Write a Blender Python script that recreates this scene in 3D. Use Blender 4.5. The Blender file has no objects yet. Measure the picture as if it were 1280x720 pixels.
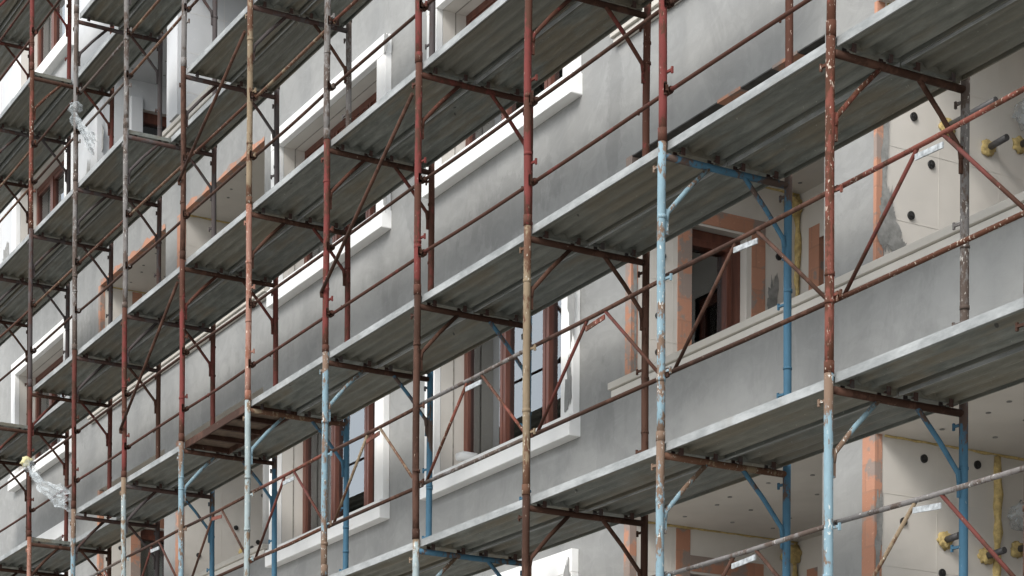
import bpy, math, random
from mathutils import Vector, Matrix
R = math.radians
rng = random.Random(7)
col = bpy.context.scene.collection
sc = bpy.context.scene

# ------------------------------------------------------------------ mesh builder
class MB:
    def __init__(s): s.v = []; s.f = []; s.sm = []
    def quad(s, a, b, c, d, smooth=False):
        n = len(s.v); s.v += [a, b, c, d]; s.f.append((n, n+1, n+2, n+3)); s.sm.append(smooth)
    def box(s, x0, x1, y0, y1, z0, z1):
        n = len(s.v)
        s.v += [(x0,y0,z0),(x1,y0,z0),(x1,y1,z0),(x0,y1,z0),(x0,y0,z1),(x1,y0,z1),(x1,y1,z1),(x0,y1,z1)]
        for f in ((0,3,2,1),(4,5,6,7),(0,1,5,4),(1,2,6,5),(2,3,7,6),(3,0,4,7)):
            s.f.append(tuple(n+i for i in f)); s.sm.append(False)
    def obox(s, a, b, w, h, up=(0,0,1)):           # bar of rectangular section between two points
        a = Vector(a); b = Vector(b); d = (b-a).normalized(); up = Vector(up)
        side = d.cross(up)
        if side.length < 1e-4: side = d.cross(Vector((0,1,0)))
        side.normalize(); u = side.cross(d)
        n = len(s.v)
        for p in (a, b):
            for i, j in ((-1,-1),(1,-1),(1,1),(-1,1)):
                s.v.append(tuple(p + side*(w/2*i) + u*(h/2*j)))
        for f in ((0,1,2,3),(7,6,5,4),(0,4,5,1),(1,5,6,2),(2,6,7,3),(3,7,4,0)):
            s.f.append(tuple(n+i for i in f)); s.sm.append(False)
    def tube(s, pts, r, n=10, caps=True):           # pts: list of points, r: radius or list
        pts = [Vector(p) for p in pts]; m = len(pts)
        rr = r if isinstance(r, (list, tuple)) else [r]*m
        base = len(s.v); prev = None
        for i, p in enumerate(pts):
            d = (pts[min(i+1, m-1)] - pts[max(i-1, 0)]).normalized()
            ref = prev if prev is not None else (Vector((0,1,0)) if abs(d.y) < .9 else Vector((1,0,0)))
            side = (ref - d*ref.dot(d)).normalized(); prev = side
            up = d.cross(side)
            for k in range(n):
                a = 2*math.pi*k/n
                s.v.append(tuple(p + side*(math.cos(a)*rr[i]) + up*(math.sin(a)*rr[i])))
        for i in range(m-1):
            for k in range(n):
                a = base+i*n+k; b = base+i*n+(k+1) % n
                s.f.append((a, b, b+n, a+n)); s.sm.append(True)
        if caps:
            s.f.append(tuple(base+k for k in reversed(range(n)))); s.sm.append(False)
            s.f.append(tuple(base+(m-1)*n+k for k in range(n))); s.sm.append(False)
    def poly(s, pts):
        n = len(s.v); s.v += [tuple(p) for p in pts]; s.f.append(tuple(range(n, n+len(pts)))); s.sm.append(False)
    def prism(s, pts, off):                          # closed outline extruded by off
        off = Vector(off); m = len(pts); n = len(s.v)
        s.v += [tuple(p) for p in pts] + [tuple(Vector(p)+off) for p in pts]
        s.f.append(tuple(n+i for i in range(m))); s.sm.append(False)
        s.f.append(tuple(n+m+i for i in reversed(range(m)))); s.sm.append(False)
        for i in range(m):
            j = (i+1) % m
            s.f.append((n+i, n+m+i, n+m+j, n+j)); s.sm.append(False)
    def build(s, name, mat, parent=None, bevel=0, org=None):
        me = bpy.data.meshes.new(name)
        v = s.v
        if org is not None: v = [(a-org[0], b-org[1], c-org[2]) for a, b, c in v]
        me.from_pydata(v, [], s.f); me.update()
        for p, t in zip(me.polygons, s.sm): p.use_smooth = t
        import bmesh
        bm = bmesh.new(); bm.from_mesh(me)
        bmesh.ops.recalc_face_normals(bm, faces=bm.faces); bm.to_mesh(me); bm.free()
        if mat: me.materials.append(mat)
        o = bpy.data.objects.new(name, me); col.objects.link(o)
        if parent: o.parent = parent
        elif org is not None: o.location = org
        if bevel:
            b = o.modifiers.new('bevel', 'BEVEL'); b.width = bevel; b.segments = 2; b.limit_method = 'ANGLE'
        return o
def empty(name, loc, label=None, cat=None, group=None):
    o = bpy.data.objects.new(name, None); col.objects.link(o); o.location = loc; o.empty_display_size = .1
    tag(o, label, cat, group); return o
def tag(o, label=None, cat=None, group=None, kind=None):
    if label: o['label'] = label
    if cat: o['category'] = cat
    if group: o['group'] = group
    if kind: o['kind'] = kind
    return o

# ------------------------------------------------------------------ materials
class NT:
    def __init__(s, name):
        s.m = bpy.data.materials.new(name); s.m.use_nodes = True
        s.t = s.m.node_tree; s.n = s.t.nodes; s.l = s.t.links
        s.b = s.n['Principled BSDF']; s.out = s.n['Material Output']
        s.pos = s.n.new('ShaderNodeNewGeometry').outputs['Position']
    def map(s, scale, src=None, loc=(0,0,0), rot=(0,0,0)):
        q = s.n.new('ShaderNodeMapping'); s.l.new(src or s.pos, q.inputs[0])
        q.inputs['Scale'].default_value = scale; q.inputs['Location'].default_value = loc; q.inputs['Rotation'].default_value = rot
        return q.outputs[0]
    def noise(s, scale, detail=4, rough=.6, vec=None, dist=0):
        q = s.n.new('ShaderNodeTexNoise'); q.inputs['Scale'].default_value = scale
        q.inputs['Detail'].default_value = detail; q.inputs['Roughness'].default_value = rough
        q.inputs['Distortion'].default_value = dist
        s.l.new(vec or s.pos, q.inputs['Vector']); return q.outputs['Fac']
    def ramp(s, fac, lo, hi, a=0., b=1.):
        q = s.n.new('ShaderNodeMapRange'); q.interpolation_type = 'SMOOTHSTEP'
        s.l.new(fac, q.inputs[0]); q.inputs[1].default_value = lo; q.inputs[2].default_value = hi
        q.inputs[3].default_value = a; q.inputs[4].default_value = b; return q.outputs[0]
    def mix(s, fac, a, b, mode='MIX'):
        q = s.n.new('ShaderNodeMix'); q.data_type = 'RGBA'; q.blend_type = mode
        for i, v in ((0, fac), (6, a), (7, b)):
            if isinstance(v, (int, float)): q.inputs[i].default_value = v
            elif isinstance(v, (tuple, list)): q.inputs[i].default_value = (*v, 1)
            else: s.l.new(v, q.inputs[i])
        return q.outputs[2]
    def math(s, op, a, b=0.):
        q = s.n.new('ShaderNodeMath'); q.operation = op
        for i, v in ((0, a), (1, b)):
            if isinstance(v, (int, float)): q.inputs[i].default_value = v
            else: s.l.new(v, q.inputs[i])
        return q.outputs[0]
    def fin(s, color, rough=.8, bump=None, bs=.3, bd=.01, metal=0.):
        if isinstance(color, tuple): s.b.inputs['Base Color'].default_value = (*color, 1)
        else: s.l.new(color, s.b.inputs['Base Color'])
        if isinstance(rough, float): s.b.inputs['Roughness'].default_value = rough
        else: s.l.new(rough, s.b.inputs['Roughness'])
        s.b.inputs['Metallic'].default_value = metal
        if bump is not None:
            q = s.n.new('ShaderNodeBump'); q.inputs['Strength'].default_value = bs; q.inputs['Distance'].default_value = bd
            s.l.new(bump, q.inputs['Height']); s.l.new(q.outputs[0], s.b.inputs['Normal'])
        return s.m

def steel_paint(name, paint, rust=(.13,.055,.032), amount=.5, chips=.66, chipcol=(.5,.46,.4), rough=.8):
    t = NT(name)
    v = t.map((1,1,.45))
    n1 = t.noise(9, 6, .7, v); n2 = t.noise(38, 4, .7, v); n3 = t.noise(60, 3, .6, v); big = t.noise(1.3, 3, .6)
    f = t.math('ADD', t.math('MULTIPLY', n1, .7), t.math('MULTIPLY', n2, .3))
    f = t.math('ADD', f, t.math('MULTIPLY', t.math('SUBTRACT', big, .5), .5))
    lo = .64 - amount*.3; big2 = t.noise(3.2, 4, .7, t.map((1,1,.6)))
    f = t.math('ADD', f, t.math('MULTIPLY', t.math('SUBTRACT', big2, .5), .45))
    oc = t.n.new('ShaderNodeTexCoord').outputs['Object']; sp = t.n.new('ShaderNodeSeparateXYZ'); t.l.new(oc, sp.inputs[0])
    f = t.math('ADD', f, t.math('ADD', t.ramp(sp.outputs[2], .02, .3, .1, 0), t.ramp(sp.outputs[2], 1.6, 1.95, 0, .09)))
    c = t.mix(t.ramp(n1, .3, .75, 0, .6), paint, tuple(x*.6 for x in paint))
    c = t.mix(t.ramp(f, lo, lo+.06), c, rust)
    c = t.mix(t.math('MULTIPLY', t.ramp(n3, chips, chips+.05), t.ramp(big2, .42, .56, .08, .85)), c, chipcol)
    t.b.inputs['Specular IOR Level'].default_value = .22
    return t.fin(c, rough, n2, .5, .003)
PAINT = {
 'red': steel_paint('red_oxide_paint', (.14,.032,.028), (.07,.028,.018), .55, .66, (.4,.3,.25)),
 'dullred': steel_paint('dull_red_paint', (.1,.028,.022), (.055,.022,.014), .5, .7, (.45,.36,.3)),
 'rustred': steel_paint('rusty_red_paint', (.15,.048,.034), (.07,.027,.015), .62, .6, (.5,.43,.36)),
 'blue': steel_paint('blue_paint', (.055,.135,.205), (.08,.055,.045), .24, .71),
 'ltblue': steel_paint('faded_blue_paint', (.19,.285,.335), (.15,.1,.07), .43, .62, (.6,.6,.56)),
 'paleblue': steel_paint('pale_blue_paint', (.28,.335,.345), (.17,.12,.08), .4, .61, (.66,.64,.58)),
 'tan': steel_paint('tan_weathered_steel', (.21,.16,.105), (.1,.05,.03), .5, .62, (.5,.47,.4)),
 'brown': steel_paint('brown_rusty_steel', (.075,.036,.024), (.04,.018,.011), .5, .68, (.36,.3,.24)),
 'grey': steel_paint('grey_weathered_steel', (.16,.15,.145), (.08,.06,.05), .5, .62, (.5,.48,.45)),
 'dark': steel_paint('dark_steel', (.07,.06,.06), (.06,.035,.03), .4, .75, (.3,.27,.25)),
 'pink': steel_paint('peeling_pinkish_steel', (.28,.15,.115), (.2,.085,.055), .5, .62, (.6,.5,.42)),
}
def m_deck():
    t = NT('galvanised_deck')
    v = t.map((.5,2,2)); n = t.noise(1.6, 5, .6, v); n2 = t.noise(14, 5, .7, t.map((.22,1,1))); n3 = t.noise(45, 3, .5); st = t.noise(5, 4, .6, t.map((.25,3,1)))
    c = t.mix(t.ramp(n2, .3, .7), (.1,.11,.098), (.2,.21,.19))
    c = t.mix(t.ramp(n, .46, .62, 0, .7), c, (.155,.125,.08))
    c = t.mix(t.ramp(st, .55, .75, 0, .4), c, (.07,.068,.06))
    c = t.mix(t.ramp(n3, .7, .74, 0, .8), c, (.42,.41,.38))
    oi = t.n.new('ShaderNodeObjectInfo').outputs['Random']
    c = t.mix(t.ramp(oi, .35, 1, 0, .45), c, (.17,.15,.105)); c = t.mix(t.math('MULTIPLY', t.math('FRACT', t.math('MULTIPLY', oi, 7.3)), .4), c, (.09,.095,.09))
    vo = t.n.new('ShaderNodeTexVoronoi'); vo.inputs['Scale'].default_value = 2.4; t.l.new(t.map((1,1.6,0)), vo.inputs['Vector'])
    c = t.mix(t.ramp(vo.outputs['Distance'], .04, .055, .85, 0), c, (.02,.02,.018))
    return t.fin(c, .6, n2, .3, .004, .15)
def m_flange():
    t = NT('cement_splashed_steel_edge'); n = t.noise(7, 6, .7, t.map((.35,1,1))); n2 = t.noise(2.2, 4, .6)
    c = t.mix(t.ramp(n, .35, .7), (.19,.2,.2), (.35,.362,.362))
    c = t.mix(t.ramp(n2, .56, .72, 0, .6), c, (.2,.19,.17))
    return t.fin(c, .65, n, .3, .003, .1)
def m_plaster(name='grey_base_coat', a=(.235,.237,.233), b=(.285,.286,.279)):
    t = NT(name)
    n = t.noise(.55, 5, .62); v = t.map((1.6,1,.22)); st = t.noise(1.5, 5, .65, v); fine = t.noise(70, 3, .6)
    tr = t.noise(6, 4, .7, t.map((1,1,.6), rot=(0,.5,0)))
    c = t.mix(t.ramp(n, .32, .68), a, b)
    c = t.mix(t.ramp(st, .54, .72, 0, .25), c, tuple(x*1.22 for x in b))
    c = t.mix(t.ramp(st, .3, .44, .25, 0), c, tuple(x*.72 for x in a))
    c = t.mix(t.ramp(tr, .56, .74, 0, .22), c, (.19,.19,.18))
    bl = t.noise(.9, 6, .7, t.map((1,1,.55), loc=(3,0,7)), 1.2)
    c = t.mix(t.ramp(bl, .54, .57, 0, .2), c, tuple(x*1.2 for x in b)); c = t.mix(t.ramp(bl, .40, .37, 0, .2), c, tuple(x*.78 for x in a))
    tw = t.noise(2.6, 5, .55, t.map((1,1,1.5), rot=(0,.7,0)), 2.2)
    c = t.mix(t.ramp(tw, .5, .62, 0, .16), c, tuple(x*1.3 for x in b)); c = t.mix(t.ramp(tw, .36, .44, .14, 0), c, tuple(x*.75 for x in a))
    wob = t.noise(4.5, 6, .72, t.map((1.4,1,.8))); drip = t.noise(16, 3, .6, t.map((1,1,.15)))
    for (px, pz, rx, rz, tone) in ((-4.93,1.0,.17,.55,-1),(-4.78,3.7,.13,.75,-1),(-8.45,4.4,.2,.9,-1),(-12.02,2.1,.12,.9,-1),(-18.6,4.9,.4,.9,-1),(-5.15,.75,.35,.2,1),(-3.3,.7,.7,.25,1),(-6.5,3.4,.9,.3,-1),(-9.8,3.3,.7,.35,1),(-.2,.95,.8,.25,1),(-13.4,3.3,.8,.3,-1),(-2.4,4.4,.5,.4,1)):
        dv = t.n.new('ShaderNodeVectorMath'); dv.operation = 'LENGTH'; t.l.new(t.map((1/rx,0,1/rz), loc=(-px/rx,0,-pz/rz)), dv.inputs[0])
        d_ = t.math('ADD', dv.outputs['Value'], t.math('MULTIPLY', t.math('SUBTRACT', wob, .5), 2.6))
        c = t.mix(t.ramp(d_, .75, 1.0 if tone < 0 else 1.4, .38, 0), c, tuple(x*.7 for x in a) if tone < 0 else tuple(x*1.25 for x in b))
    c = t.mix(t.ramp(drip, .66, .8, 0, .18), c, tuple(x*1.3 for x in b))
    h = t.math('ADD', t.math('MULTIPLY', t.math('ADD', tr, tw), .5), t.math('MULTIPLY', fine, .25))
    return t.fin(c, .85, h, .35, .012)
def m_eps(name='foam_board', base=(.74,.73,.71), joints=True, warm=(.62,.58,.5)):
    t = NT(name)
    n = t.noise(1.1, 4, .6); n2 = t.noise(9, 4, .7); fine = t.noise(160, 2, .5)
    c = t.mix(t.ramp(n, .35, .7), base, tuple(x*.87 for x in base))
    c = t.mix(t.ramp(n2, .6, .78, 0, .45), c, warm)
    h = fine
    return t.fin(c, .9, h, .25, .003)
def m_brick():
    t = NT('exposed_orange_brick')
    br = t.n.new('ShaderNodeTexBrick'); sp = t.n.new('ShaderNodeSeparateXYZ'); t.l.new(t.pos, sp.inputs[0])
    cb = t.n.new('ShaderNodeCombineXYZ')
    t.l.new(t.math('ADD', sp.outputs[0], sp.outputs[1]), cb.inputs[0]); t.l.new(sp.outputs[2], cb.inputs[1])
    t.l.new(cb.outputs[0], br.inputs['Vector'])
    br.inputs['Scale'].default_value = 1; br.inputs['Brick Width'].default_value = .25; br.inputs['Row Height'].default_value = .19
    br.inputs['Mortar Size'].default_value = .008
    br.inputs['Color1'].default_value = (.47,.24,.16,1); br.inputs['Color2'].default_value = (.4,.195,.125,1); br.inputs['Mortar'].default_value = (.38,.2,.135,1)
    n = t.noise(5, 4, .6); n2 = t.noise(30, 4, .7)
    c = t.mix(t.ramp(n, .5, .57, 0, .85), br.outputs['Color'], (.25,.22,.2))
    c = t.mix(t.ramp(n2, .6, .75, 0, .5), c, (.72,.42,.3))
    return t.fin(c, .9, n2, .5, .006)
def m_simple(name, c, rough=.7, var=.25, sc_=8, bs=.2, metal=0., bd=.004):
    t = NT(name); n = t.noise(sc_, 5, .65)
    k = t.mix(t.ramp(n, .3, .7), tuple(x*(1-var) for x in c), tuple(min(1, x*(1+var*.6)) for x in c))
    return t.fin(k, rough, n, bs, bd, metal)
def m_wood():
    t = NT('varnished_brown_frame'); n = t.noise(7, 5, .6, t.map((3,3,.4)))
    c = t.mix(t.ramp(n, .3, .7), (.085,.028,.018), (.14,.048,.03))
    return t.fin(c, .38)
def m_glass():
    t = NT('window_glass')
    n = t.noise(.8, 2, .5)
    gl = t.n.new('ShaderNodeBsdfGlossy'); gl.inputs['Roughness'].default_value = .015; gl.inputs['Color'].default_value = (.95,.98,1,1)
    tr = t.n.new('ShaderNodeBsdfTransparent'); tr.inputs['Color'].default_value = (.75,.8,.8,1)
    mx = t.n.new('ShaderNodeMixShader')
    fr = t.n.new('ShaderNodeFresnel'); fr.inputs['IOR'].default_value = 2.6
    bp = t.n.new('ShaderNodeBump'); bp.inputs['Strength'].default_value = .06; bp.inputs['Distance'].default_value = .05
    t.l.new(n, bp.inputs['Height']); t.l.new(bp.outputs[0], gl.inputs['Normal']); 
    t.l.new(fr.outputs[0], mx.inputs[0]); t.l.new(tr.outputs[0], mx.inputs[1]); t.l.new(gl.outputs[0], mx.inputs[2])
    t.l.new(mx.outputs[0], t.out.inputs[0]); t.n.remove(t.b)
    return t.m
def m_film():
    t = NT('clear_plastic_film')
    tr = t.n.new('ShaderNodeBsdfTransparent'); mx = t.n.new('ShaderNodeMixShader')
    n = t.noise(14, 4, .6)
    t.b.inputs['Base Color'].default_value = (.5,.54,.56,1); t.b.inputs['Roughness'].default_value = .5
    t.l.new(t.ramp(n, .35, .65, .12, .5), mx.inputs[0]); t.l.new(tr.outputs[0], mx.inputs[1]); t.l.new(t.b.outputs[0], mx.inputs[2])
    t.l.new(mx.outputs[0], t.out.inputs[0]); return t.m
DECK, FLANGE = m_deck(), m_flange()
PLASTER = m_plaster()
PATCH_D = m_plaster('damp_grey_patch', (.22,.222,.218), (.29,.29,.285))
PATCH_L = m_plaster('dry_light_patch', (.36,.36,.355), (.42,.42,.41))
EPS = m_eps('foam_board', (.62,.59,.545)); EPSW = m_eps('white_foam_board', (.52,.53,.54), True, (.7,.69,.66)); TRIM = m_eps('white_foam_trim', (.88,.88,.87), False, (.7,.66,.57))
EPSD = m_eps('beige_foam_cornice', (.66,.63,.58), False, (.5,.46,.4))
CORN = m_eps('weathered_cornice_foam', (.55,.52,.47), False, (.36,.32,.28)); BRICK = m_brick(); WOOD = m_wood(); GLASS = m_glass(); FILM = m_film()
MORTAR = m_simple('grey_adhesive_mortar', (.25,.25,.24), .9, .3, 12, .6)
SOFFIT_SHADE = m_simple('painted_soffit_shade', (.07,.068,.066), .9, .4, 6, .5)  # near-black tone, shade painted as colour for one balcony soffit edge
FOAM = m_simple('yellow_pu_foam', (.55,.42,.18), .9, .3, 22, 1., 0, .02)
BLACK = m_simple('black_plastic', (.02,.02,.02), .5); PIPE = m_simple('dark_grey_pipe', (.06,.058,.06), .5, .3)
CURT = m_simple('grey_curtain_cloth', (.42,.42,.41), .9, .1, 3)
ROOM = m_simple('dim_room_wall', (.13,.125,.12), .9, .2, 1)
ZINC = m_simple('worn_zinc_strap', (.34,.36,.37), .6, .5, 25, .2, .2)
JOINT = m_simple('dark_board_joint', (.3,.28,.25), .9, .3, 20)

# ------------------------------------------------------------------ camera
F, CX, CY, CZ, YAW, ROLL, SY = 2620.48, 9.8992, -7.765, -3.6097, R(60.3931), R(.339), 872.17
fw = Vector((-math.sin(YAW), math.cos(YAW), 0)); r0 = Vector((math.cos(YAW), math.sin(YAW), 0)); u0 = r0.cross(fw)
rr = r0*math.cos(ROLL) + u0*math.sin(ROLL); uu = -r0*math.sin(ROLL) + u0*math.cos(ROLL)
cam = bpy.data.cameras.new('camera'); cam.sensor_width = 36; cam.lens = F*36/1280; cam.shift_y = SY/1280; cam.clip_end = 1000
co = bpy.data.objects.new('camera', cam); col.objects.link(co); sc.camera = co
co.matrix_world = Matrix(((rr.x,uu.x,-fw.x,CX),(rr.y,uu.y,-fw.y,CY),(rr.z,uu.z,-fw.z,CZ),(0,0,0,1)))
def proj(x, y, z):
    d = Vector((x-CX, y-CY, z-CZ)); w = d.dot(fw)
    return 640+F*d.dot(rr)/w, 360+SY-F*d.dot(uu)/w
def infr(pts, m=60):
    P = [proj(*p) for p in pts]; xs = [p[0] for p in P]; ys = [p[1] for p in P]
    return max(xs) > -m and min(xs) < 1280+m and max(ys) > -m and min(ys) < 720+m

# ------------------------------------------------------------------ ground
GZ = -5.3
g = MB(); g.box(-300, 300, -300, 300, GZ-.4, GZ)
gm = NT('dusty_street_ground'); n_ = gm.noise(.5, 6, .7); n2_ = gm.noise(12, 5, .7)
gmat = gm.fin(gm.mix(gm.ramp(n_, .3, .7), gm.mix(n2_, (.2,.19,.17), (.3,.285,.26)), (.33,.315,.29)), .9, n2_, .4, .01)
tag(g.build('ground', gmat), kind='structure')

# ------------------------------------------------------------------ apartment building
Yw, ST = 1.5, 2.9
bld = empty('apartment_building', (0,0,0), 'unfinished apartment block in grey base coat behind the scaffolding', 'building')
WINS = [(-8.05,-5.30), (-11.85,-8.95), (-22.0,-19.2), (-25.8,-22.9)]
LOGS = [(-1.40, 1.15, 'plain'), (-4.50, -1.98, 'door'), (-14.85, -12.20, 'plain'), (-17.95, -15.40, 'door')]
XL, XR = -34, 5
ZT = 14.5
storeys = range(-1, 4)
TW = .2                                                  # trim width
def wopen(w): return (w[0]+TW, w[1]-TW)
CEIL = {-1:3.10, 0:3.17, 1:3.08, 2:3.1, 3:3.1}
openings = []
for j in storeys:
    z = ST*j
    for w in WINS: a, b = wopen(w); openings.append((a, b, z+1.22, z+2.80))
    for a, b, _ in LOGS: openings.append((a, b, z+1.30, z+CEIL[j]))
xs = sorted({XL, XR} | {round(v, 4) for o in openings for v in o[:2]})
zs = sorted({GZ, ZT} | {round(v, 4) for o in openings for v in o[2:]})
wall = MB()
wallw = MB()
for i in range(len(xs)-1):
    for k in range(len(zs)-1):
        cx_, cz_ = (xs[i]+xs[i+1])/2, (zs[k]+zs[k+1])/2
        if any(o[0] < cx_ < o[1] and o[2] < cz_ < o[3] for o in openings): continue
        tgt = wallw if (cx_ < -14.8 and cz_ > 7.0) else wall
        tgt.quad((xs[i],Yw,zs[k]),(xs[i+1],Yw,zs[k]),(xs[i+1],Yw,zs[k+1]),(xs[i],Yw,zs[k+1]))
# body behind: end walls, roof
for m_ in (wall,):
    m_.quad((XL,Yw,GZ),(XL,12,GZ),(XL,12,ZT),(XL,Yw,ZT)); m_.quad((XR,Yw,GZ),(XR,12,GZ),(XR,12,ZT),(XR,Yw,ZT))
    m_.quad((XL,Yw,ZT),(XR,Yw,ZT),(XR,12,ZT),(XL,12,ZT)); m_.quad((XL,12,GZ),(XR,12,GZ),(XR,12,ZT),(XL,12,ZT))
wall.build('facade_wall', PLASTER, bld); wallw.build('insulated_wall', EPSW, bld)

def blob(c, ax1, ax2, nrm, rx, rz, seed, th=.004, n=26, rough=.35):
    rg = random.Random(seed); c = Vector(c); a1 = Vector(ax1); a2 = Vector(ax2)
    ph = [rg.uniform(0, 6.28) for _ in range(6)]; pts = []
    for i in range(n):
        a = 2*math.pi*i/n
        k = 1 + rough*(.5*math.sin(2*a+ph[0]) + .35*math.sin(3*a+ph[1]) + .3*math.sin(5*a+ph[2]) + .25*math.sin(9*a+ph[3])) + rg.uniform(-.08, .08)
        k += rg.uniform(-.16,.2)*(1 if i % 2 else .4)*rough/.35; pts.append(c + a1*(rx*k*math.cos(a)) + a2*(rz*k*math.sin(a)))
    return pts, Vector(nrm)*th
def lump(mb, c, r, seed, squash=(1,1,1)):
    import bmesh
    from mathutils import noise
    bm = bmesh.new(); bmesh.ops.create_icosphere(bm, subdivisions=3, radius=1)
    n = len(mb.v)
    for v in bm.verts:
        p = v.co.copy(); k = 1 + .45*noise.noise(p*2.2+Vector((seed*3.1,0,0))) + .2*noise.noise(p*6+Vector((seed,5,0)))
        mb.v.append((c[0]+p.x*r*k*squash[0], c[1]+p.y*r*k*squash[1], c[2]+p.z*r*k*squash[2]))
    for f in bm.faces: mb.f.append(tuple(n+v.index for v in f.verts)); mb.sm.append(True)
    bm.free()

# windows
def window(w, j, idx):
    z = ST*j; a, b = wopen(w); z0, z1 = z+1.22, z+2.80; yb = 1.79
    rv = MB()                                            # deep reveal
    rv.quad((a,Yw,z0),(a,Yw,z1),(a,yb+.1,z1),(a,yb+.1,z0)); rv.quad((b,Yw,z0),(b,Yw,z1),(b,yb+.1,z1),(b,yb+.1,z0))
    rv.quad((a,Yw,z1),(b,Yw,z1),(b,yb+.1,z1),(a,yb+.1,z1)); rv.quad((a,Yw,z0),(b,Yw,z0),(b,yb+.1,z0),(a,yb+.1,z0))
    rv.build('window_reveal', EPS, bld)
    jn = MB(); jn.box(a+.001, a+.004, Yw+.13, Yw+.142, z0, z1); jn.box(a+.004, b, Yw+.13, Yw+.14, z1-.004, z1-.001)
    jn.build('reveal_joint', JOINT, bld)
    tr = MB(); yp = Yw-.075
    tr.box(w[0], w[1], yp, Yw, z1, z1+.2)                # head
    tr.box(w[0], a, yp+.003, Yw, z0, z1); tr.box(b, w[1], yp+.003, Yw, z0, z1)
    o = tr.build('window_trim', TRIM, bld, .006)
    sl = MB(); sl.box(w[0]-.006, w[1]+.012, Yw-.115, Yw+.25, z+1.05, z0+.015)
    sl.build('window_sill', TRIM, bld, .008)
    fr = empty('window', (0,0,0)); del_ = fr; fr.parent = bld
    m = MB(); t = .075; y0, y1 = yb-.04, yb+.04
    m.box(a, b, y0, y1, z1-t, z1); m.box(a, b, y0, y1, z0, z0+t)
    m.box(a, a+t, y0, y1, z0+t, z1-t); m.box(b-t, b, y0, y1, z0+t, z1-t)
    n = 3; wd = (b-a)/n
    for q in (1, 2):
        x = a+wd*q; m.box(x-.055, x-.006, y0-.012, y1, z0+t, z1-t); m.box(x+.006, x+.055, y0-.012, y1, z0+t, z1-t); m.box(x-.007, x+.007, y0+.01, y1, z0+t, z1-t)
    for q in range(3):                                   # sash rails
        xa = a+wd*q+(t if q == 0 else .055); xb_ = a+wd*(q+1)-(t if q == 2 else .055)
        m.box(xa, xb_, y0+.008, y1-.01, z1-t-.055, z1-t); m.box(xa, xb_, y0+.008, y1-.01, z0+t, z0+t+.055)
    m.build('frame', WOOD, fr, .004)
    for q in range(3):
        p = MB(); xa = a+wd*q+.03; xb_ = a+wd*(q+1)-.03
        p.box(xa, xb_, yb-.004, yb+.004, z0+t+.03, z1-t-.03); p.build('pane', GLASS, fr)
    c = MB(); rg = random.Random(idx*7+j)                # curtains, folded sheet
    spans = [(a+.05, a+wd*rg.uniform(.8, .98))]
    if rg.random() < .4: spans.append((b-wd*.5, b-.05))
    for xa, xb_ in spans:
        N = 40; P = [(xa+(xb_-xa)*i/N, yb+.12+.025*math.sin(i*1.3)+rg.uniform(-.006,.006)) for i in range(N+1)]
        for i in range(N): c.quad((*P[i], z0),(*P[i+1], z0),(*P[i+1], z1),(*P[i], z1), True)
    c.build('curtain', CURT, fr)
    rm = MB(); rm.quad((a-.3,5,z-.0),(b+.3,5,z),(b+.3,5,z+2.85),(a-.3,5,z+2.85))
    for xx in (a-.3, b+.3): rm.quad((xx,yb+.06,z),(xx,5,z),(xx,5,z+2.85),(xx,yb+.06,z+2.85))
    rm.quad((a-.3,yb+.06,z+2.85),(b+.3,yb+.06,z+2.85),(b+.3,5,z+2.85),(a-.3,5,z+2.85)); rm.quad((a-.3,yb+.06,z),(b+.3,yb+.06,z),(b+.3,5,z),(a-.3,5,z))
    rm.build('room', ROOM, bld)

for i, w in enumerate(WINS):
    for j in storeys:
        if infr([(w[0],Yw,ST*j+1),(w[1],Yw,ST*j+3)], 100): window(w, j, i)
        else:                                            # unseen ones: plain closed opening
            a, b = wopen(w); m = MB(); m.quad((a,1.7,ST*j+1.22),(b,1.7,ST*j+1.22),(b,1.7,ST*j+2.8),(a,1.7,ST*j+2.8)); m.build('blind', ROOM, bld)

def dowel(mb, p, ax):                                     # black plug with a flange, on a +X facing wall
    x, y, z = p; mb.tube([(x,y,z),(x+.012,y,z)], .03, 14); mb.tube([(x+.012,y,z),(x+.02,y,z)], .012, 10)

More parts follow.
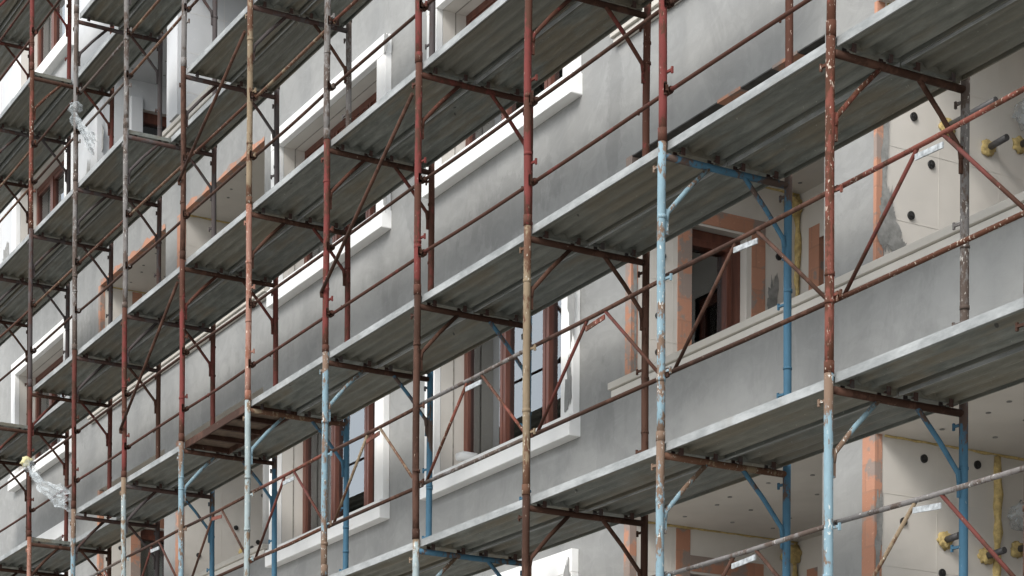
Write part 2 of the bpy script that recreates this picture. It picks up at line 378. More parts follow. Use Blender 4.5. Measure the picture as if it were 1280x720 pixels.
def loggia(lg, j):
    xa, xb, kind = lg; z = ST*j; c = z+CEIL[j]; f = z+.35; yb = 3.2
    white = j >= 2
    E_ = EPSW if white else EPS
    # left side wall (faces the camera), with the door opening
    m = MB(); t = .0
    ys = [Yw, 2.09, 2.65, yb]; dz = z+2.72
    if kind == 'door':
        m.quad((xa,Yw,f),(xa,2.09,f),(xa,2.09,c),(xa,Yw,c)); m.quad((xa,2.65,f),(xa,yb,f),(xa,yb,c),(xa,2.65,c))
        m.quad((xa,2.09,dz),(xa,2.65,dz),(xa,2.65,c),(xa,2.09,c))
    else: m.quad((xa,Yw,f),(xa,yb,f),(xa,yb,c),(xa,Yw,c))
    m.quad((xb,Yw,f),(xb,yb,f),(xb,yb,c),(xb,Yw,c))
    # back wall, with a door opening in it
    bx0, bx1 = xa+.28, xa+1.3
    m.quad((xa,yb,f),(bx0,yb,f),(bx0,yb,c),(xa,yb,c)); m.quad((bx1,yb,f),(xb,yb,f),(xb,yb,c),(bx1,yb,c)); m.quad((bx0,yb,z+2.72),(bx1,yb,z+2.72),(bx1,yb,c),(bx0,yb,c))
    m.build('balcony_wall', E_, bld)
    m = MB(); m.quad((xa,Yw,c),(xb,Yw,c),(xb,yb,c),(xa,yb,c)); m.build('balcony_ceiling', E_, bld)
    m = MB(); m.quad((xa,Yw+.2,f),(xb,Yw+.2,f),(xb,yb,f),(xa,yb,f)); m.build('balcony_floor', MORTAR, bld)
    m = MB(); m.box(xa, xb, Yw+.002, Yw+.2, z+.3, z+1.298); m.build('parapet', PLASTER, bld)
    # brick strips
    if not white:
        m = MB(); m.box(xa-(.13 if j != 0 or xa < -10 else .028) if kind == 'plain' else xa-.085, xa+.004, Yw-.006, Yw+.06, z+1.36, c-.0); m.build('brick_strip', BRICK, bld)
        if j >= 1:
            m = MB(); rg = random.Random(int(-xa*10)); N = 30; P = [(xa+.004+(xb-xa-.008)*i/N, .045+.02*math.sin(i*.9+xa)+.012*math.sin(i*2.1)+rg.uniform(-.012,.012)) for i in range(N+1)]
            for (x0_, h0), (x1_, h1) in zip(P[:-1], P[1:]): m.quad((x0_,Yw-.005,c-.01),(x1_,Yw-.005,c-.01),(x1_,Yw-.005,c+h1),(x0_,Yw-.005,c+h0)); m.quad((x0_,Yw-.005,c-.01),(x1_,Yw-.005,c-.01),(x1_,Yw+.07,c-.01),(x0_,Yw+.07,c-.01))
            m.build('brick_strip', BRICK, bld)
    else:
        m = MB(); m.box(xa-.28, xa+.006, Yw-.07, Yw+.03, z+1.4, c+.3); m.build('foam_corner_board', EPSW, bld, .004)
    if (xa, j) == (-17.95, 2):
        m = MB(); m.box(xa+.001, xa+.06, 1.9, 2.07, f, c-.25); m.build('foam_corner_board', EPSW, bld, .006)
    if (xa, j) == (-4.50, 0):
        m = MB(); m.box(xa+.004, xb-.004, Yw-.003, Yw+.5, c-.012, c-.002); m.build('soffit_shade_strip', SOFFIT_SHADE, bld)  # dark strip laid under the ceiling edge in place of soffit shade
        m = MB(); m.box(xa+1.2, xa+1.5, Yw-.004, Yw+.2, c-.016, c+.008); m.build('brick_strip', BRICK, bld)
        m = MB(); m.box(xa+1.9, xa+2.2, Yw-.004, Yw+.2, c-.016, c+.008); m.build('brick_strip', BRICK, bld)
    if kind == 'door':
        m = MB(); e = .006                                # brick jambs and lintel around the side door
        m.box(xa, xa+e, 1.95, 2.09, f, c-.02); m.box(xa, xa+e, 2.70, 2.84, f, dz+.13)
        m.box(xa, xa+e+.002, 2.09, 2.84, dz+.02, dz+.15)
        if not white: m.build('brick_surround', BRICK, bld)
        d = empty('balcony_door', (0,0,0)); d.parent = bld
        m = MB(); x0, x1 = xa-.16, xa-.09
        m.box(x0, x1, 2.09, 2.65, dz-.09, dz); m.box(x0, x1, 2.09, 2.11, f, dz-.09); m.box(x0, x1, 2.54, 2.65, f, dz-.09)
        m.box(x0-.0, x1+.03, 2.11, 2.54, dz-.15, dz-.09); m.box(x0, x1+.03, 2.49, 2.54, f, dz-.15)
        m.build('frame', WOOD, d, .004)
        m = MB(); m.box(x0+.02, x0+.028, 2.11, 2.50, f, dz-.14); m.build('pane', GLASS, d)
        m = MB(); m.quad((xa,2.09,dz),(xa,2.65,dz),(x0-.1,2.65,dz),(x0-.1,2.09,dz)); m.quad((xa,2.65,f),(xa,2.65,dz),(x0-.1,2.65,dz),(x0-.1,2.65,f)); m.quad((xa,2.09,f),(xa,2.09,dz),(x0-.1,2.09,dz),(x0-.1,2.09,f))
        m.build('door_reveal', EPS, bld)
        m = MB(); X2 = xa-2.5
        m.quad((X2,1.9,f),(X2,4.5,f),(X2,4.5,c),(X2,1.9,c)); m.quad((x0-.1,4.5,f),(X2,4.5,f),(X2,4.5,c),(x0-.1,4.5,c)); m.quad((x0-.1,1.9,f),(X2,1.9,f),(X2,1.9,c),(x0-.1,1.9,c))
        m.quad((x0-.1,1.9,f),(X2,1.9,f),(X2,4.5,f),(x0-.1,4.5,f)); m.quad((x0-.1,1.9,c),(X2,1.9,c),(X2,4.5,c),(x0-.1,4.5,c))
        m.quad((x0-.1,1.9,f),(x0-.1,2.09,f),(x0-.1,2.09,c),(x0-.1,1.9,c)); m.quad((x0-.1,2.65,f),(x0-.1,4.5,f),(x0-.1,4.5,c),(x0-.1,2.65,c)); m.quad((x0-.1,2.09,dz),(x0-.1,2.65,dz),(x0-.1,2.65,c),(x0-.1,2.09,c))
        m.build('room', ROOM, bld)
    # back door
    d = empty('balcony_door', (0,0,0)); d.parent = bld
    m = MB(); q1 = z+2.72; m.box(bx0, bx1, yb+.05, yb+.12, q1-.09, q1); m.box(bx0, bx0+.09, yb+.05, yb+.12, f, q1-.09); m.box(bx1-.09, bx1, yb+.05, yb+.12, f, q1-.09)
    m.build('frame', WOOD, d, .004); m = MB(); m.box(bx0+.09, bx1-.09, yb+.08, yb+.088, f, q1-.09); m.build('pane', GLASS, d)
    m = MB(); m.quad((bx0-.5,5,f),(bx1+.5,5,f),(bx1+.5,5,c),(bx0-.5,5,c)); m.build('room', ROOM, bld)
    if not white:
        m = MB(); m.box(bx0-.14, bx0, yb-.006, yb+.05, f, q1+.12); m.build('brick_surround', BRICK, bld)
        # yellow foam seams along the ceiling and corner
        m = MB()
        P = [(xa+.008, y, c-.006+.003*math.sin(y*30)) for y in [Yw+.08+.07*i for i in range(24)]]
        m.tube(P, [.006+rng.uniform(0,.008) for _ in P], 6)
        if kind == 'plain' and j == -1:
            P = [(xa+.006, 2.61+rng.uniform(-.008,.008), c-.02-.09*i) for i in range(20)]
            m.tube(P, [rng.uniform(.02,.04) for _ in P], 8)
        elif kind == 'door':
            P = [(xa+.012, 3.17+rng.uniform(-.01,.01), c-.02-.09*i) for i in range(19)]
            m.tube(P, [rng.uniform(.014,.034) for _ in P], 8)
            lump(m, (xa+.03, 3.12, c-.12), .1, j+3, (.4,1,.8))
        m.build('foam_seam', FOAM, bld)
    # black dowel plugs
    if kind == 'plain':
        ps = [(1.82,2.44),(1.98,2.14),(1.80,1.75),(2.3,2.9),(2.1,1.3),(2.75,1.9)] if j != 1-2 else [(1.93,2.98),(2.42,3.0),(1.75,2.52),(2.1,2.2),(2.5,1.9)]
        if xa < -10: ps = [(1.75,1.75),(1.85,1.4),(2.25,2.15),(2.3,1.72),(2.62,2.6),(2.66,2.15),(2.55,2.0)]
    else: ps = [(1.76,1.9),(1.76,1.6),(1.8,2.4),(2.98,2.6)]
    for y, dzz in ps:
        if white: continue
        m = MB(); dowel(m, (xa+.001, y, z+dzz), 0); m.build('dowel_plug', BLACK, bld)
    m = MB()                                              # small dark screw dimples in the ceiling boards
    rg = random.Random(5)
    for ix in range(6):
        for iy in range(4):
            x = xa+.3+ix*.42+rg.uniform(-.08,.08); y = Yw+.28+iy*.42+rg.uniform(-.08,.08)
            m.tube([(x,y,c-.001),(x,y,c-.006)], .018, 8)
    m.build('ceiling_screws', MORTAR, bld)
    # board joints
    m = MB()
    for y in (2.05 if kind == 'plain' else 1.9, 2.61):
        if kind == 'door' and y > 2.1: continue
        m.box(xa+.0005, xa+.002, y, y+.004, f, c)
    for h in (1.7, 2.2, 2.7): m.box(xa+.0005, xa+.0022, Yw+.02, 2.05 if kind == 'door' else yb, z+h, z+h+.003)
    m.build('board_joint', EPSD, bld)
    # pipe stubs with foam collars
    if kind == 'plain':
        S = [(2.12,2.43,.16 if j else .5),(2.5,2.36,.2),(2.80,2.44,.3)]
        if xa < -10: S = [(2.72,1.72,.2),(2.8,1.45,.16),(2.35,1.85,.3)]
        for y, h, ln in S:
            if white: continue
            p = empty('pipe_stub', (0,0,0)); p.parent = bld
            m = MB(); m.tube([(xa,y,z+h),(xa+ln,y,z+h+.01)], .024, 12); m.build('pipe', PIPE, p)
            m = MB(); lump(m, (xa+.01,y,z+h), .065, y*3+j, (.4,1,.9)); m.build('foam_collar', FOAM, p)
for lg in LOGS:
    for j in storeys:
        if j == 3 and lg[0] > -10: continue
        loggia(lg, j)

# long cornice strips on the parapets
for a, b in ((-4.75, 5.0), (-18.3, -12.05)):
    for j in (-1, 0, 1, 2):
        m = MB(); z = ST*j
        m.box(a, b, Yw-.07, Yw+.22, z+1.302, z+1.36)
        m.build('parapet_cornice', CORN, bld, .006)
        m = MB(); m.box(a+.01, b-.01, Yw-.045, Yw-.001, z+1.24, z+1.30); m.build('cornice_underside', EPSD, bld, .01)

# plaster patches
X1, Z1, NY = (1,0,0), (0,0,1), (0,-1,0)
PQ = [0]
def patch(x, z, rx, rz, seed, mat, name='plaster_patch', rough=.35):
    PQ[0] += 1; m = MB(); p, o = blob((x, Yw-.001-.0004*PQ[0], z), X1, Z1, NY, rx, rz, seed, .0006, 60, rough); m.prism(p, o); m.build(name, mat, bld)
for (x, z, rx, rz, sd) in ((-18.15,8.0,.22,.35,1),(-18.5,7.5,.18,.4,2),(-17.0,9.0,.1,.1,3),(-19.3,10.1,.22,.22,4),(-22.3,6.9,.2,.5,5),(-22.6,7.6,.25,.3,6),(-18.9,7.1,.2,.3,8)):
    m = MB(); p, o = blob((x, Yw-.001-.0004*sd, z), X1, Z1, NY, rx, rz, sd+50, .0006, 60); m.prism(p, o); m.build('mortar_patch', MORTAR, bld)
# ragged adhesive on the balcony side wall corners
for (xa, j, items) in ((-1.4, 0, [(1.60,2.82,.09,.22),(1.60,1.66,.07,.26),(1.565,2.2,.03,.5),(1.72,1.5,.12,.07)]), (-4.5, 0, [(1.53,2.3,.02,.6)]), (-4.5, 0, [(2.92,2.2,.05,.22),(2.9,1.8,.06,.2)]), (-1.4,-1,[(1.53,2.4,.03,.3)])):
    for q, (y, h, ry, rz) in enumerate(items):
        m = MB(); p, o = blob((xa+.007+.0012*q, y, ST*j+h), (0,1,0), Z1, (1,0,0), ry, rz, q+30+int(h*10), .001, 60, .5); m.prism(p, o); m.build('mortar_patch', MORTAR, bld)
# plaster smears over trim edges
for (x, z, rx, rz, sd) in ((-5.33, 2.3, .05, .4, 1), (-5.36, 1.5, .04, .25, 2), (-5.35,-.3,.05,.3,3), (-8.93,5.8,.05,.08,6), (-8.93,4.5,.05,.25,4)):
    m = MB(); p, o = blob((x, Yw-.078, z), X1, Z1, NY, rx, rz, sd+80, .003, 36, .5); m.prism(p, o); m.build('mortar_smear', PATCH_D, bld)
# box-like foam profiles on the upper storey at the left
m = MB(); m.box(-18.6,-17.98, Yw-.12, Yw, 8.9, 9.05); m.build('foam_profile', TRIM, bld, .01)

# ------------------------------------------------------------------ scaffolding
XK = {k: -1.8*k for k in range(-1, 14)}; XK[-1] = 1.68
ZN = {-2: GZ+.12, -1: -4., 0: -2., 1: 0., 2: 2., 3: 3.895, 4: 5.90, 5: 7.90, 6: 9.88}   # ZN[n]: deck n; frame n stands on ZN[n-1]
W = 1.05
nth = ['first','second','third','fourth','fifth','sixth','seventh','eighth','ninth','tenth','eleventh','twelfth','thirteenth']
LV = {0:'walkway hidden below', 1:'lowest walkway', 2:'second walkway up', 3:'third walkway up', 4:'fourth walkway up', 5:'fifth walkway up', 6:'topmost walkway'}
CN = {'red':'red','dullred':'dull red','rustred':'rusty red','blue':'blue','ltblue':'faded light blue','paleblue':'pale blue','tan':'tan weathered','brown':'brown rusty','grey':'grey weathered','dark':'dark grey','pink':'peeling pinkish'}
# (front post, back post, crossbar)
C_ = {
 1: {-1:('brown','brown','brown'),0:('ltblue','blue','brown'),1:('ltblue','blue','tan'),2:('brown','brown','brown'),3:('paleblue','blue','blue')},
 2: {-1:('brown','brown','brown'),0:('rustred','grey','brown'),1:('ltblue','blue','blue'),2:('tan','brown','brown'),3:('brown','blue','brown'),4:('ltblue','blue','brown'),5:('paleblue','blue','tan'),6:('ltblue','blue','brown'),7:('paleblue','blue','dark'),8:('ltblue','dark','dark'),9:('pink','brown','brown')},
 3: {-1:('red','red','brown'),0:('rustred','red','brown'),1:('red','red','dullred'),2:('red','red','brown'),3:('red','red','dullred'),4:('red','dullred','brown'),5:('pink','dullred','brown'),6:('red','dullred','brown'),7:('red','dullred','dark'),8:('dullred','brown','dark'),9:('dullred','dullred','brown'),10:('dullred','dullred','brown')},
 4: {3:('red','red','dark'),4:('grey','dark','dark'),5:('tan','grey','dark'),6:('brown','dark','dark'),7:('grey','dark','dark'),8:('grey','dark','dark'),9:('dark','dark','dark'),10:('brown','dark','dark')},
 5: {5:('grey','grey','dark'),6:('grey','dark','dark'),7:('grey','dark','dark'),8:('grey','dark','dark'),9:('rustred','dullred','brown'),10:('dark','dark','dark')},
 6: {7:('grey','dark','dark'),8:('grey','dullred','brown'),9:('red','dullred','dullred'),10:('red','red','brown'),11:('red','dullred','dullred')},
}
def frame(n, k):
    x = XK[k]; z0, z1 = ZN[n-1], ZN[n]; lo = n <= 0
    cf, cb, ct = C_.get(n, {}).get(k, ('brown','brown','brown'))
    jx = rng.uniform(-.006, .006)
    if lo: lab, grp = 'rusty scaffold frame standing below the picture', 'lower scaffold frames'
    else:
        lab = '%s scaffold frame under the %s, %s post from the right' % (CN[cf], LV[n], nth[k+1]); grp = 'scaffold frames'
    t = empty('scaffold_trestle', (x, 0, z0), lab, 'scaffold frame', grp)
    org = (x, 0, z0)
    zt = z1+.04
    for y, c in ((0, cf), (W, cb)):
        m = MB(); pts = []; N = 8
        for i in range(N+1):
            q = i/N; pts.append((x+jx*math.sin(q*3.1), y+.003*math.sin(q*5+k), z0+.04+(zt-z0-.04)*q))
        m.tube(pts, .0285, 14)
        m.tube([(x,y,z0+.035),(x,y,z0+.04+rng.uniform(.05,.1))], .0315, 14)   # socket collar
        for _ in range(2): q_ = rng.uniform(.3,1.7); m.tube([(x,y,z0+q_),(x,y,z0+q_+rng.uniform(.015,.03))], .0315, 12)   # weld rings
        for zz in (z0+.50, z0+1.12): # wedge pins / rail hooks
            if zz < z1-.2:
                s_ = 1 if y == 0 else -1
                m.obox((x-.01, y+s_*.02, zz), (x+(.07 if y == 0 else -.07), y+s_*.03, zz), .016, .016)
                m.obox((x+(.068 if y == 0 else -.068), y+s_*.03, zz-.024), (x+(.068 if y == 0 else -.068), y+s_*.03, zz+.02), .014, .014)
        m.obox((x-.01,y,z1-.12),(x-.085,y-.01,z1-.12), .016, .016); m.obox((x-.082,y-.01,z1-.145),(x-.082,y-.01,z1-.10), .014, .014)
        m.build('upright', PAINT[c], t, org=org)
    m = MB(); zc = z1-.058
    m.tube([(x, .02, zc), (x+rng.uniform(-.004,.004), W/2, zc-.004), (x, W-.02, zc)], .024, 12)
    m.build('crossbar', PAINT[ct], t, org=org)
    ck = cf if cf not in ('paleblue','pink','tan') else {'paleblue':'ltblue','pink':'brown','tan':'brown'}[cf]
    if ct in ('dark',): ck = 'dark'
    for y0, s_ in ((0, 1), (W, -1)):
        m = MB(); c2 = PAINT[ck if y0 == 0 else (cb if cb != 'grey' else 'brown')]
        drop = .43
        m.tube([(x, y0+s_*.035, z1-drop-.06), (x, y0+s_*.045, z1-drop), (x, y0+s_*.20, z1-drop+.18), (x, y0+s_*.375, z1-.072)], .0165, 10)
        m.obox((x, y0+s_*.033, z1-drop-.15), (x, y0+s_*.033, z1-drop+.02), .018, .03)
        m.build('knee_brace', c2, t, org=org)
    if n == -1:
        for y in (0, W):
            m = MB(); m.box(x-.08, x+.08, y-.08, y+.08, GZ+.001, GZ+.01); m.tube([(x,y,GZ+.01),(x,y,GZ+.2)], .019, 10); m.build('base_plate', PAINT['brown'], t, org=org)
    return t
frames = []
for n in range(-1, 7):
    for k in range(-1, 12):
        x = XK[k]
        vis = infr([(x,0,ZN[n-1]),(x,W,ZN[n])], 40)
        if vis or n <= 0 or any(infr([(x,0,ZN[q-1]),(x,W,ZN[q])], 40) for q in range(n, 7)): frames.append((n, k)); frame(n, k)

# deck planks: one corrugated steel plank mesh, shared
PLK_W = .485
def plank_meshes():
    L = 1.784
    pr = [(.022,-.032),(.0,-.032),(.0,.04)]
    pr2 = []
    nr = 4; seg = PLK_W/nr
    for i in range(nr):
        y = i*seg
        pr2 += [(y+.006,.03),(y+seg*.26,.03),(y+seg*.36,.024),(y+seg*.46,.006),(y+seg*.54,.000),(y+seg*.7,.000),(y+seg*.78,.006),(y+seg*.88,.024),(y+seg*.97,.03)]
    prof = [(.0025,.03)] + pr2 + [(PLK_W-.0025,.03)]
    m = MB()
    for a, b in zip(prof[:-1], prof[1:]):
        m.quad((0,a[0],a[1]),(L,a[0],a[1]),(L,b[0],b[1]),(0,b[0],b[1]))
        m.quad((0,a[0],a[1]+.002),(0,b[0],b[1]+.002),(L,b[0],b[1]+.002),(L,a[0],a[1]+.002))
    for x in (0, L-.003): m.box(x, x+.003, .003, PLK_W-.003, -.012, .0295)
    sheet = m
    fl = MB(); fl.box(0, L, -.0005, .002, -.024, .033); fl.box(0, L, .002, .01, -.024, -.0215)
    fb = MB(); fb.box(0, L, PLK_W-.002, PLK_W+.0005, -.012, .033); fb.box(0, L, PLK_W-.01, PLK_W-.002, -.012, -.0095)
    hk = MB(); hk.obox((.01,0,.0),(.01,0,-.05), .03, .008, (1,0,0)); hk.obox((.005,0,-.03),(-.02,0,-.03), .03, .008)
    return sheet, fl, fb, hk
sh, fl, fb, hk = plank_meshes()
tmp = [sh.build('corrugated_sheet', DECK), fl.build('front_edge', FLANGE), fb.build('rear_edge', DECK), hk.build('end_hook', PAINT['dark'])]
D_ME = [o.data for o in tmp]
for o in tmp: bpy.data.objects.remove(o)
def part(name, me, parent, loc=(0,0,0), rz=0):
    o = bpy.data.objects.new(name, me); col.objects.link(o); o.parent = parent; o.location = loc; o.rotation_euler.z = rz; return o
MISSING = {(4,6),(5,8),(3,9),(2,8)}          # (deck, right-hand post) bays whose front plank is missing
def plank(n, k, row):
    xl, xr = XK[k+1], XK[k]; z = ZN[n]
    y = .034 if row == 0 else .034+PLK_W+.006
    lab = '%s steel plank on the %s, %s bay from the right' % (['outer','inner'][row], LV[n], nth[k+1])
    t = empty('scaffold_plank', (xl+.008, y+rng.uniform(-.004,.006), z+rng.uniform(-.004,.009)), lab, 'scaffold plank', 'corrugated steel planks of the walkways')
    t.scale.x = (xr-xl-.016)/1.784; t.rotation_euler = (rng.uniform(-.006,.006), rng.uniform(-.0035,.0035), rng.uniform(-.002,.002))
    part('corrugated_sheet', D_ME[0], t); part('front_edge', D_ME[1], t); part('rear_edge', D_ME[2], t)
    for q, (xx, rz) in enumerate(((.03,0),(1.754,math.pi))):
        for yy in (.1, .38): part('end_hook', D_ME[3], t, (xx, yy, 0), rz)
def rusty_plank(n, k):
    xl, xr = XK[k+1]+.01, XK[k]-.01; z = ZN[n]; t = empty('scaffold_plank', (xl,.034,z), 'brown rusted platform panel with cross battens on the second walkway up', 'scaffold plank', None)
    m = MB(); w = PLK_W
    m.box(xl, xr, .034, .052, z-.034, z+.04); m.build('side_rail', PAINT['brown'], t, org=(xl,.034,z)); m = MB(); m.box(xl, xr, .034+w-.018, .034+w, z-.034, z+.04)
    m.build('side_rail', PAINT['brown'], t, org=(xl,.034,z))
    m = MB()
    for i in range(5): xx = xl+.02+(xr-xl-.08)*i/4; m = MB(); m.box(xx, xx+.04, .052, .034+w-.018, z-.03, z+.015); m.build('batten', PAINT['brown'], t, org=(xl,.034,z))
    m = MB(); m.box(xl, xr, .053, .034+w-.019, z+.018, z+.036); m.build('panel', m_simple('weathered_brown_board', (.11,.075,.05), .9, .4, 12), t, org=(xl,.034,z))
for n in range(0, 7):
    for k in range(-1, 12):
        z = ZN[n]
        if not infr([(XK[k+1],0,z),(XK[k],0,z),(XK[k],W,z),(XK[k+1],W,z)], 25): continue
        for row in (0, 1):
            if row == 0 and (n, k) in MISSING: continue
            if (n, k, row) == (2, 5, 0): rusty_plank(n, k); continue
            plank(n, k, row)

# guard rails
RH = {0:None, 1:None, 2:(.38,.97), 3:(.50,1.08), 4:(.64,1.10), 5:(.54,1.05)}
RC = {2:['dullred','brown','dullred','brown'], 3:['brown','rustred','brown','tan'], 4:['tan','brown','grey'], 5:['dullred','brown','red']}
def rail(n, k, i):
    z = ZN[n]+RH[n][i]; xl, xr = XK[k+1]-.05, XK[k]+.05
    c = RC[n][(k*2+i*3) % len(RC[n])]
    m = MB(); a, b = rng.uniform(-.012,.012), rng.uniform(-.012,.012); sag = rng.uniform(-.012,.004)
    dy = .006*((k+i) % 2)
    pts = [(xl+(xr-xl)*q/8, .046+dy, z+a*(1-q/8)+b*q/8+sag*math.sin(math.pi*q/8)) for q in range(9)]
    m.tube(pts, .0145, 10)
    o = m.build('guard_rail', PAINT[c], org=(xl,.046,z))
    for x in (XK[k+1], XK[k]):
        m = MB(); zz = z+(a if x == XK[k+1] else b); s_ = .035
        m.tube([(x-.022,.046+dy,zz),(x+.026,.046+dy,zz)], .024, 10); m.obox((x+s_,.0,zz-.04),(x+s_,.0,zz+.035), .012, .02); m.obox((x-.01,.012,zz),(x+.045,.006,zz), .02, .03)
        m.build('clamp', PAINT['brown' if c != 'tan' else 'dark'], o, org=(xl,.046,z))
    tag(o, '%s %s guard rail tube above the %s, %s bay from the right' % (CN[c], ['lower','upper'][i], LV[n], nth[k+1]), 'guard rail', 'straight guard rail tubes')
for n in (2,3,4,5):
    for k in range(-1, 12):
        for i in (0, 1):
            if infr([(XK[k+1],0,ZN[n]+RH[n][i]),(XK[k],0,ZN[n]+RH[n][i])], 10): rail(n, k, i)
GC = [('rustred','dullred'),('brown','brown'),('brown','dullred'),('grey','rustred'),('brown','tan')]
def guard(n, k):
    xl, xr = XK[k+1]+.03, XK[k]-.03; zb, zt = ZN[n]+.49, ZN[n]+1.15; y = .05
    if n == 0: ct, cd = 'grey', 'tan'
    else: ct, cd = GC[(k+1) % len(GC)]
    if n == 0 and k == 0: cd = 'brown'
    L = xr-xl
    t = empty('guard_railing', (xl, y, zb), '%s braced guard railing above the %s, %s bay from the right' % (CN[ct], LV[n], nth[k+1]), 'guard frame', 'braced guard frames')
    org = (xl, y, zb); j1, j2 = rng.uniform(-.01,.01), rng.uniform(-.01,.01)
    m = MB(); m.tube([(xl-.04,y,zt+j1),((xl+xr)/2,y,zt+(j1+j2)/2-.006),(xr+.04,y,zt+j2)], .0155, 10); m.build('top_rail', PAINT[ct], t, org=org)
    m = MB(); m.tube([(xl-.04,y,zb+j1),((xl+xr)/2,y,zb-.004),(xr+.04,y,zb+j2)], .0155, 10)
    for x in (xl, xr): m.obox((x,y-.02,zb-.03),(x,y-.02,zb+.03), .03, .012)
    m.build('bottom_rail', PAINT[ct if n else 'brown'], t, org=org)
    c1, c2 = (cd, cd)
    m = MB(); m.tube([(xl+.04,y+.004,zb+.0),(xl+L*.425,y+.004,zt-.015)], .0125, 10); m.build('diagonal_brace', PAINT[c1], t, org=org)
    m = MB(); m.tube([(xr-.04,y+.004,zb+.0),(xl+L*.56,y+.004,zt-.015)], .0125, 10); m.build('diagonal_brace', PAINT[c2 if (n,k) != (0,-1) else 'dullred'], t, org=org)
    m = MB(); tl = rng.uniform(-.012,.012); m.obox((xl+L*.42,y-.004,zt-.07-tl),(xl+L*.565,y-.004,zt-.07+tl), .01, .034); m.build('strap', ZINC if k % 2 == 0 or k < 0 else PAINT['rustred'], t, org=org)
for n in (0, 1):
    for k in range(-1, 9):
        if infr([(XK[k+1],0,ZN[n]+.5),(XK[k],0,ZN[n]+1.15)], 10): guard(n, k)
# long diagonal braces
for n, k, za, zb, c in ((3,3,-.22,.56,'brown'),(4,5,-.3,.85,'brown'),(3,6,-.2,.57,'brown')):
    m = MB(); a = (XK[k]-.02, -.045, ZN[n]+za); b = (XK[k+1]+.0, -.045, ZN[n-1]+zb)
    m.tube([a, b], .016, 10); m.obox(b, (b[0]+.01,b[1],b[2]-.05), .03, .012)
    tag(m.build('diagonal_tube', PAINT[c], org=b), 'thin brown diagonal tube under the %s, %s bay from the right' % (LV[n], nth[k+1]), 'brace', 'long diagonal tubes')

# ------------------------------------------------------------------ plastic film and small things
def ribbon(mb, pts, w0, w1, seed, wdir=(0,0,1)):
    rg = random.Random(seed); N = 26; M = 10; P = [Vector(p) for p in pts]; wd = Vector(wdir); base = len(mb.v)
    for i in range(N+1):
        q = i/N; f = q*(len(P)-1); a = min(int(f), len(P)-2); p = P[a].lerp(P[a+1], f-a)
        w = w0+(w1-w0)*q
        for j in range(M+1):
            s_ = j/M-.5
            o = wd*(w*s_)+Vector((.02*math.sin(j*2.3+i*.4+seed),.04*math.sin(j*1.7+i*.5),.015*math.sin(i*1.1+j)))*(.4+q)+Vector((rg.uniform(-.002,.002),rg.uniform(-.003,.003),rg.uniform(-.002,.002)))
            mb.v.append(tuple(p+o))
    for i in range(N):
        for j in range(M):
            a = base+i*(M+1)+j; mb.f.append((a,a+1,a+M+2,a+M+1)); mb.sm.append(True)
m = MB(); x8 = XK[8]; zz = 6.78
lump(m, (x8-.02,.0,zz+.04), .08, 2, (1.2,.9,.8)); lump(m, (x8-.12,.02,zz-.06), .06, 3, (1.2,.8,1.1))
ribbon(m, [(x8-.04,-.02,zz),(x8+.15,.02,zz-.25),(x8+.3,.1,zz-.5)], .05, .2, 4, (.4,0,.9))
tag(m.build('plastic_film', FILM, org=(x8,0,zz)), 'crumpled clear plastic film knotted round the ninth post from the right', 'plastic film')
m = MB(); x9 = XK[9]; zz = 2.92
lump(m, (x9+.05,-.02,zz), .08, 6, (1,.9,1)); lump(m, (x9+.22,0,zz-.14), .07, 7, (1.5,.8,.8))
ribbon(m, [(x9+.05,-.03,zz-.03),(x9+.7,-.03,zz-.42),(x9+1.6,-.02,zz-.72)], .06, .3, 8)
tag(m.build('plastic_film', FILM, org=(x9,0,zz)), 'torn plastic film stretched sideways between two red posts at lower left', 'plastic film')
m = MB(); lump(m, (x9-.02,-.03,2.98), .075, 9, (1,.9,.9))
tag(m.build('sponge', m_simple('pale_yellow_sponge', (.6,.55,.3), .9), org=(x9,0,2.98)), 'pale yellow sponge stuffed in the plastic film at lower left', 'sponge')
m = MB(); m.tube([(-7.30,1.40,1.30),(-7.24,1.42,1.30),(-7.16,1.52,1.285)], [.04,.045,.035], 14)
tag(m.build('foam_offcut', TRIM, org=(-7.25,1.4,1.24)), 'short white foam offcut lying on the sill of the wide window', 'foam offcut')
for nm, (y, z, r_, sd) in {'a': (2.78, -.25, .11, 4), 'b': (2.78, 2.62, .1, 7)}.items():
    m = MB(); lump(m, (-1.3, y, z), r_, sd, (.6,1.1,1)); lump(m, (-1.3, y+.12, z-.06), r_*.7, sd+1, (.6,1.1,1))
    tag(m.build('plastic_bag', FILM, org=(-1.3,y,z)), 'clear plastic bag stuffed in the %s balcony wall at the right edge' % ('lower' if nm == 'a' else 'upper'), 'plastic bag')

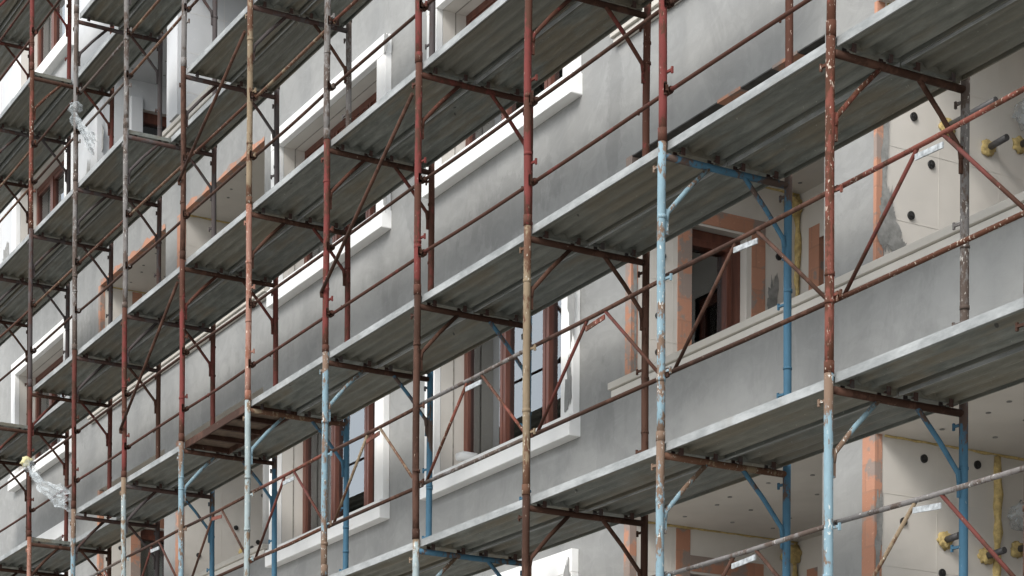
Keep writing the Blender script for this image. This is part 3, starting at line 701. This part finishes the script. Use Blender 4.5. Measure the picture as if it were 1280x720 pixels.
# ------------------------------------------------------------------ the house opposite (it shows only in the window glass)
ob = empty('house_opposite', (-30,-19,GZ), 'dark house across the street mirrored in the window glass', 'building')
m = MB(); m.box(-78,-28,-30,-19,GZ,11.8); m.build('wall', m_simple('ochre_render', (.3,.27,.23), .9, .2, 1), ob, org=(-30,-19,GZ))
m = MB(); m.box(-78.5,-27.5,-30.5,-18.4,11.8,12.2); m.build('roof', m_simple('dark_roof_edge', (.1,.08,.07), .8), ob, org=(-30,-19,GZ))
for i in range(14):
    for j in range(5):
        m = MB(); x = -76+i*3.5; z = GZ+1.2+j*3.3; m.box(x, x+1.6, -19.02, -18.98, z, z+1.6); m.build('window', m_simple('dark_window', (.03,.035,.04), .2) if not (i or j) else bpy.data.materials['dark_window'], ob, org=(-30,-19,GZ))
# ------------------------------------------------------------------ light
w = bpy.data.worlds.new('World'); sc.world = w; w.use_nodes = True
sky = w.node_tree.nodes.new('ShaderNodeTexSky'); sky.sky_type = 'NISHITA'; sky.sun_disc = False
SE, SA = R(38), R(-35)              # sun azimuth measured from -Y towards -X/+X
sky.sun_elevation = SE; sky.dust_density = 3.5; sky.air_density = 1.0; sky.ozone_density = 1.0
bg = w.node_tree.nodes['Background']; bg.inputs[1].default_value = .15
nt = w.node_tree                                   # broken overcast: bright cloud over the blue
nz = nt.nodes.new('ShaderNodeTexNoise'); nz.inputs['Scale'].default_value = 2.2; nz.inputs['Detail'].default_value = 6
tc = nt.nodes.new('ShaderNodeTexCoord'); nt.links.new(tc.outputs['Generated'], nz.inputs['Vector'])
mr = nt.nodes.new('ShaderNodeMapRange'); nt.links.new(nz.outputs['Fac'], mr.inputs[0]); mr.inputs[1].default_value = .35; mr.inputs[2].default_value = .6; mr.inputs[3].default_value = .55; mr.inputs[4].default_value = 1
mx = nt.nodes.new('ShaderNodeMix'); mx.data_type = 'RGBA'; mx.inputs[7].default_value = (7.2,7.6,8.0,1)
nt.links.new(mr.outputs[0], mx.inputs[0]); nt.links.new(sky.outputs[0], mx.inputs[6]); nt.links.new(mx.outputs[2], bg.inputs[0])
sdir = Vector((math.sin(R(30))*math.cos(SE), -math.cos(R(30))*math.cos(SE), math.sin(SE)))   # towards the sun
sky.sun_rotation = math.atan2(sdir.x, sdir.y)
sl = bpy.data.lights.new('sun', 'SUN'); sl.energy = 1.5; sl.angle = R(25); sl.color = (1,.96,.9)
so = bpy.data.objects.new('sun', sl); col.objects.link(so); so.rotation_euler = (-sdir).to_track_quat('-Z', 'Y').to_euler()
vs = sc.view_settings; vs.view_transform = 'Standard'; vs.look = 'None'; vs.gamma = 1; vs.exposure = 0.92
sc.cycles.use_denoising = True
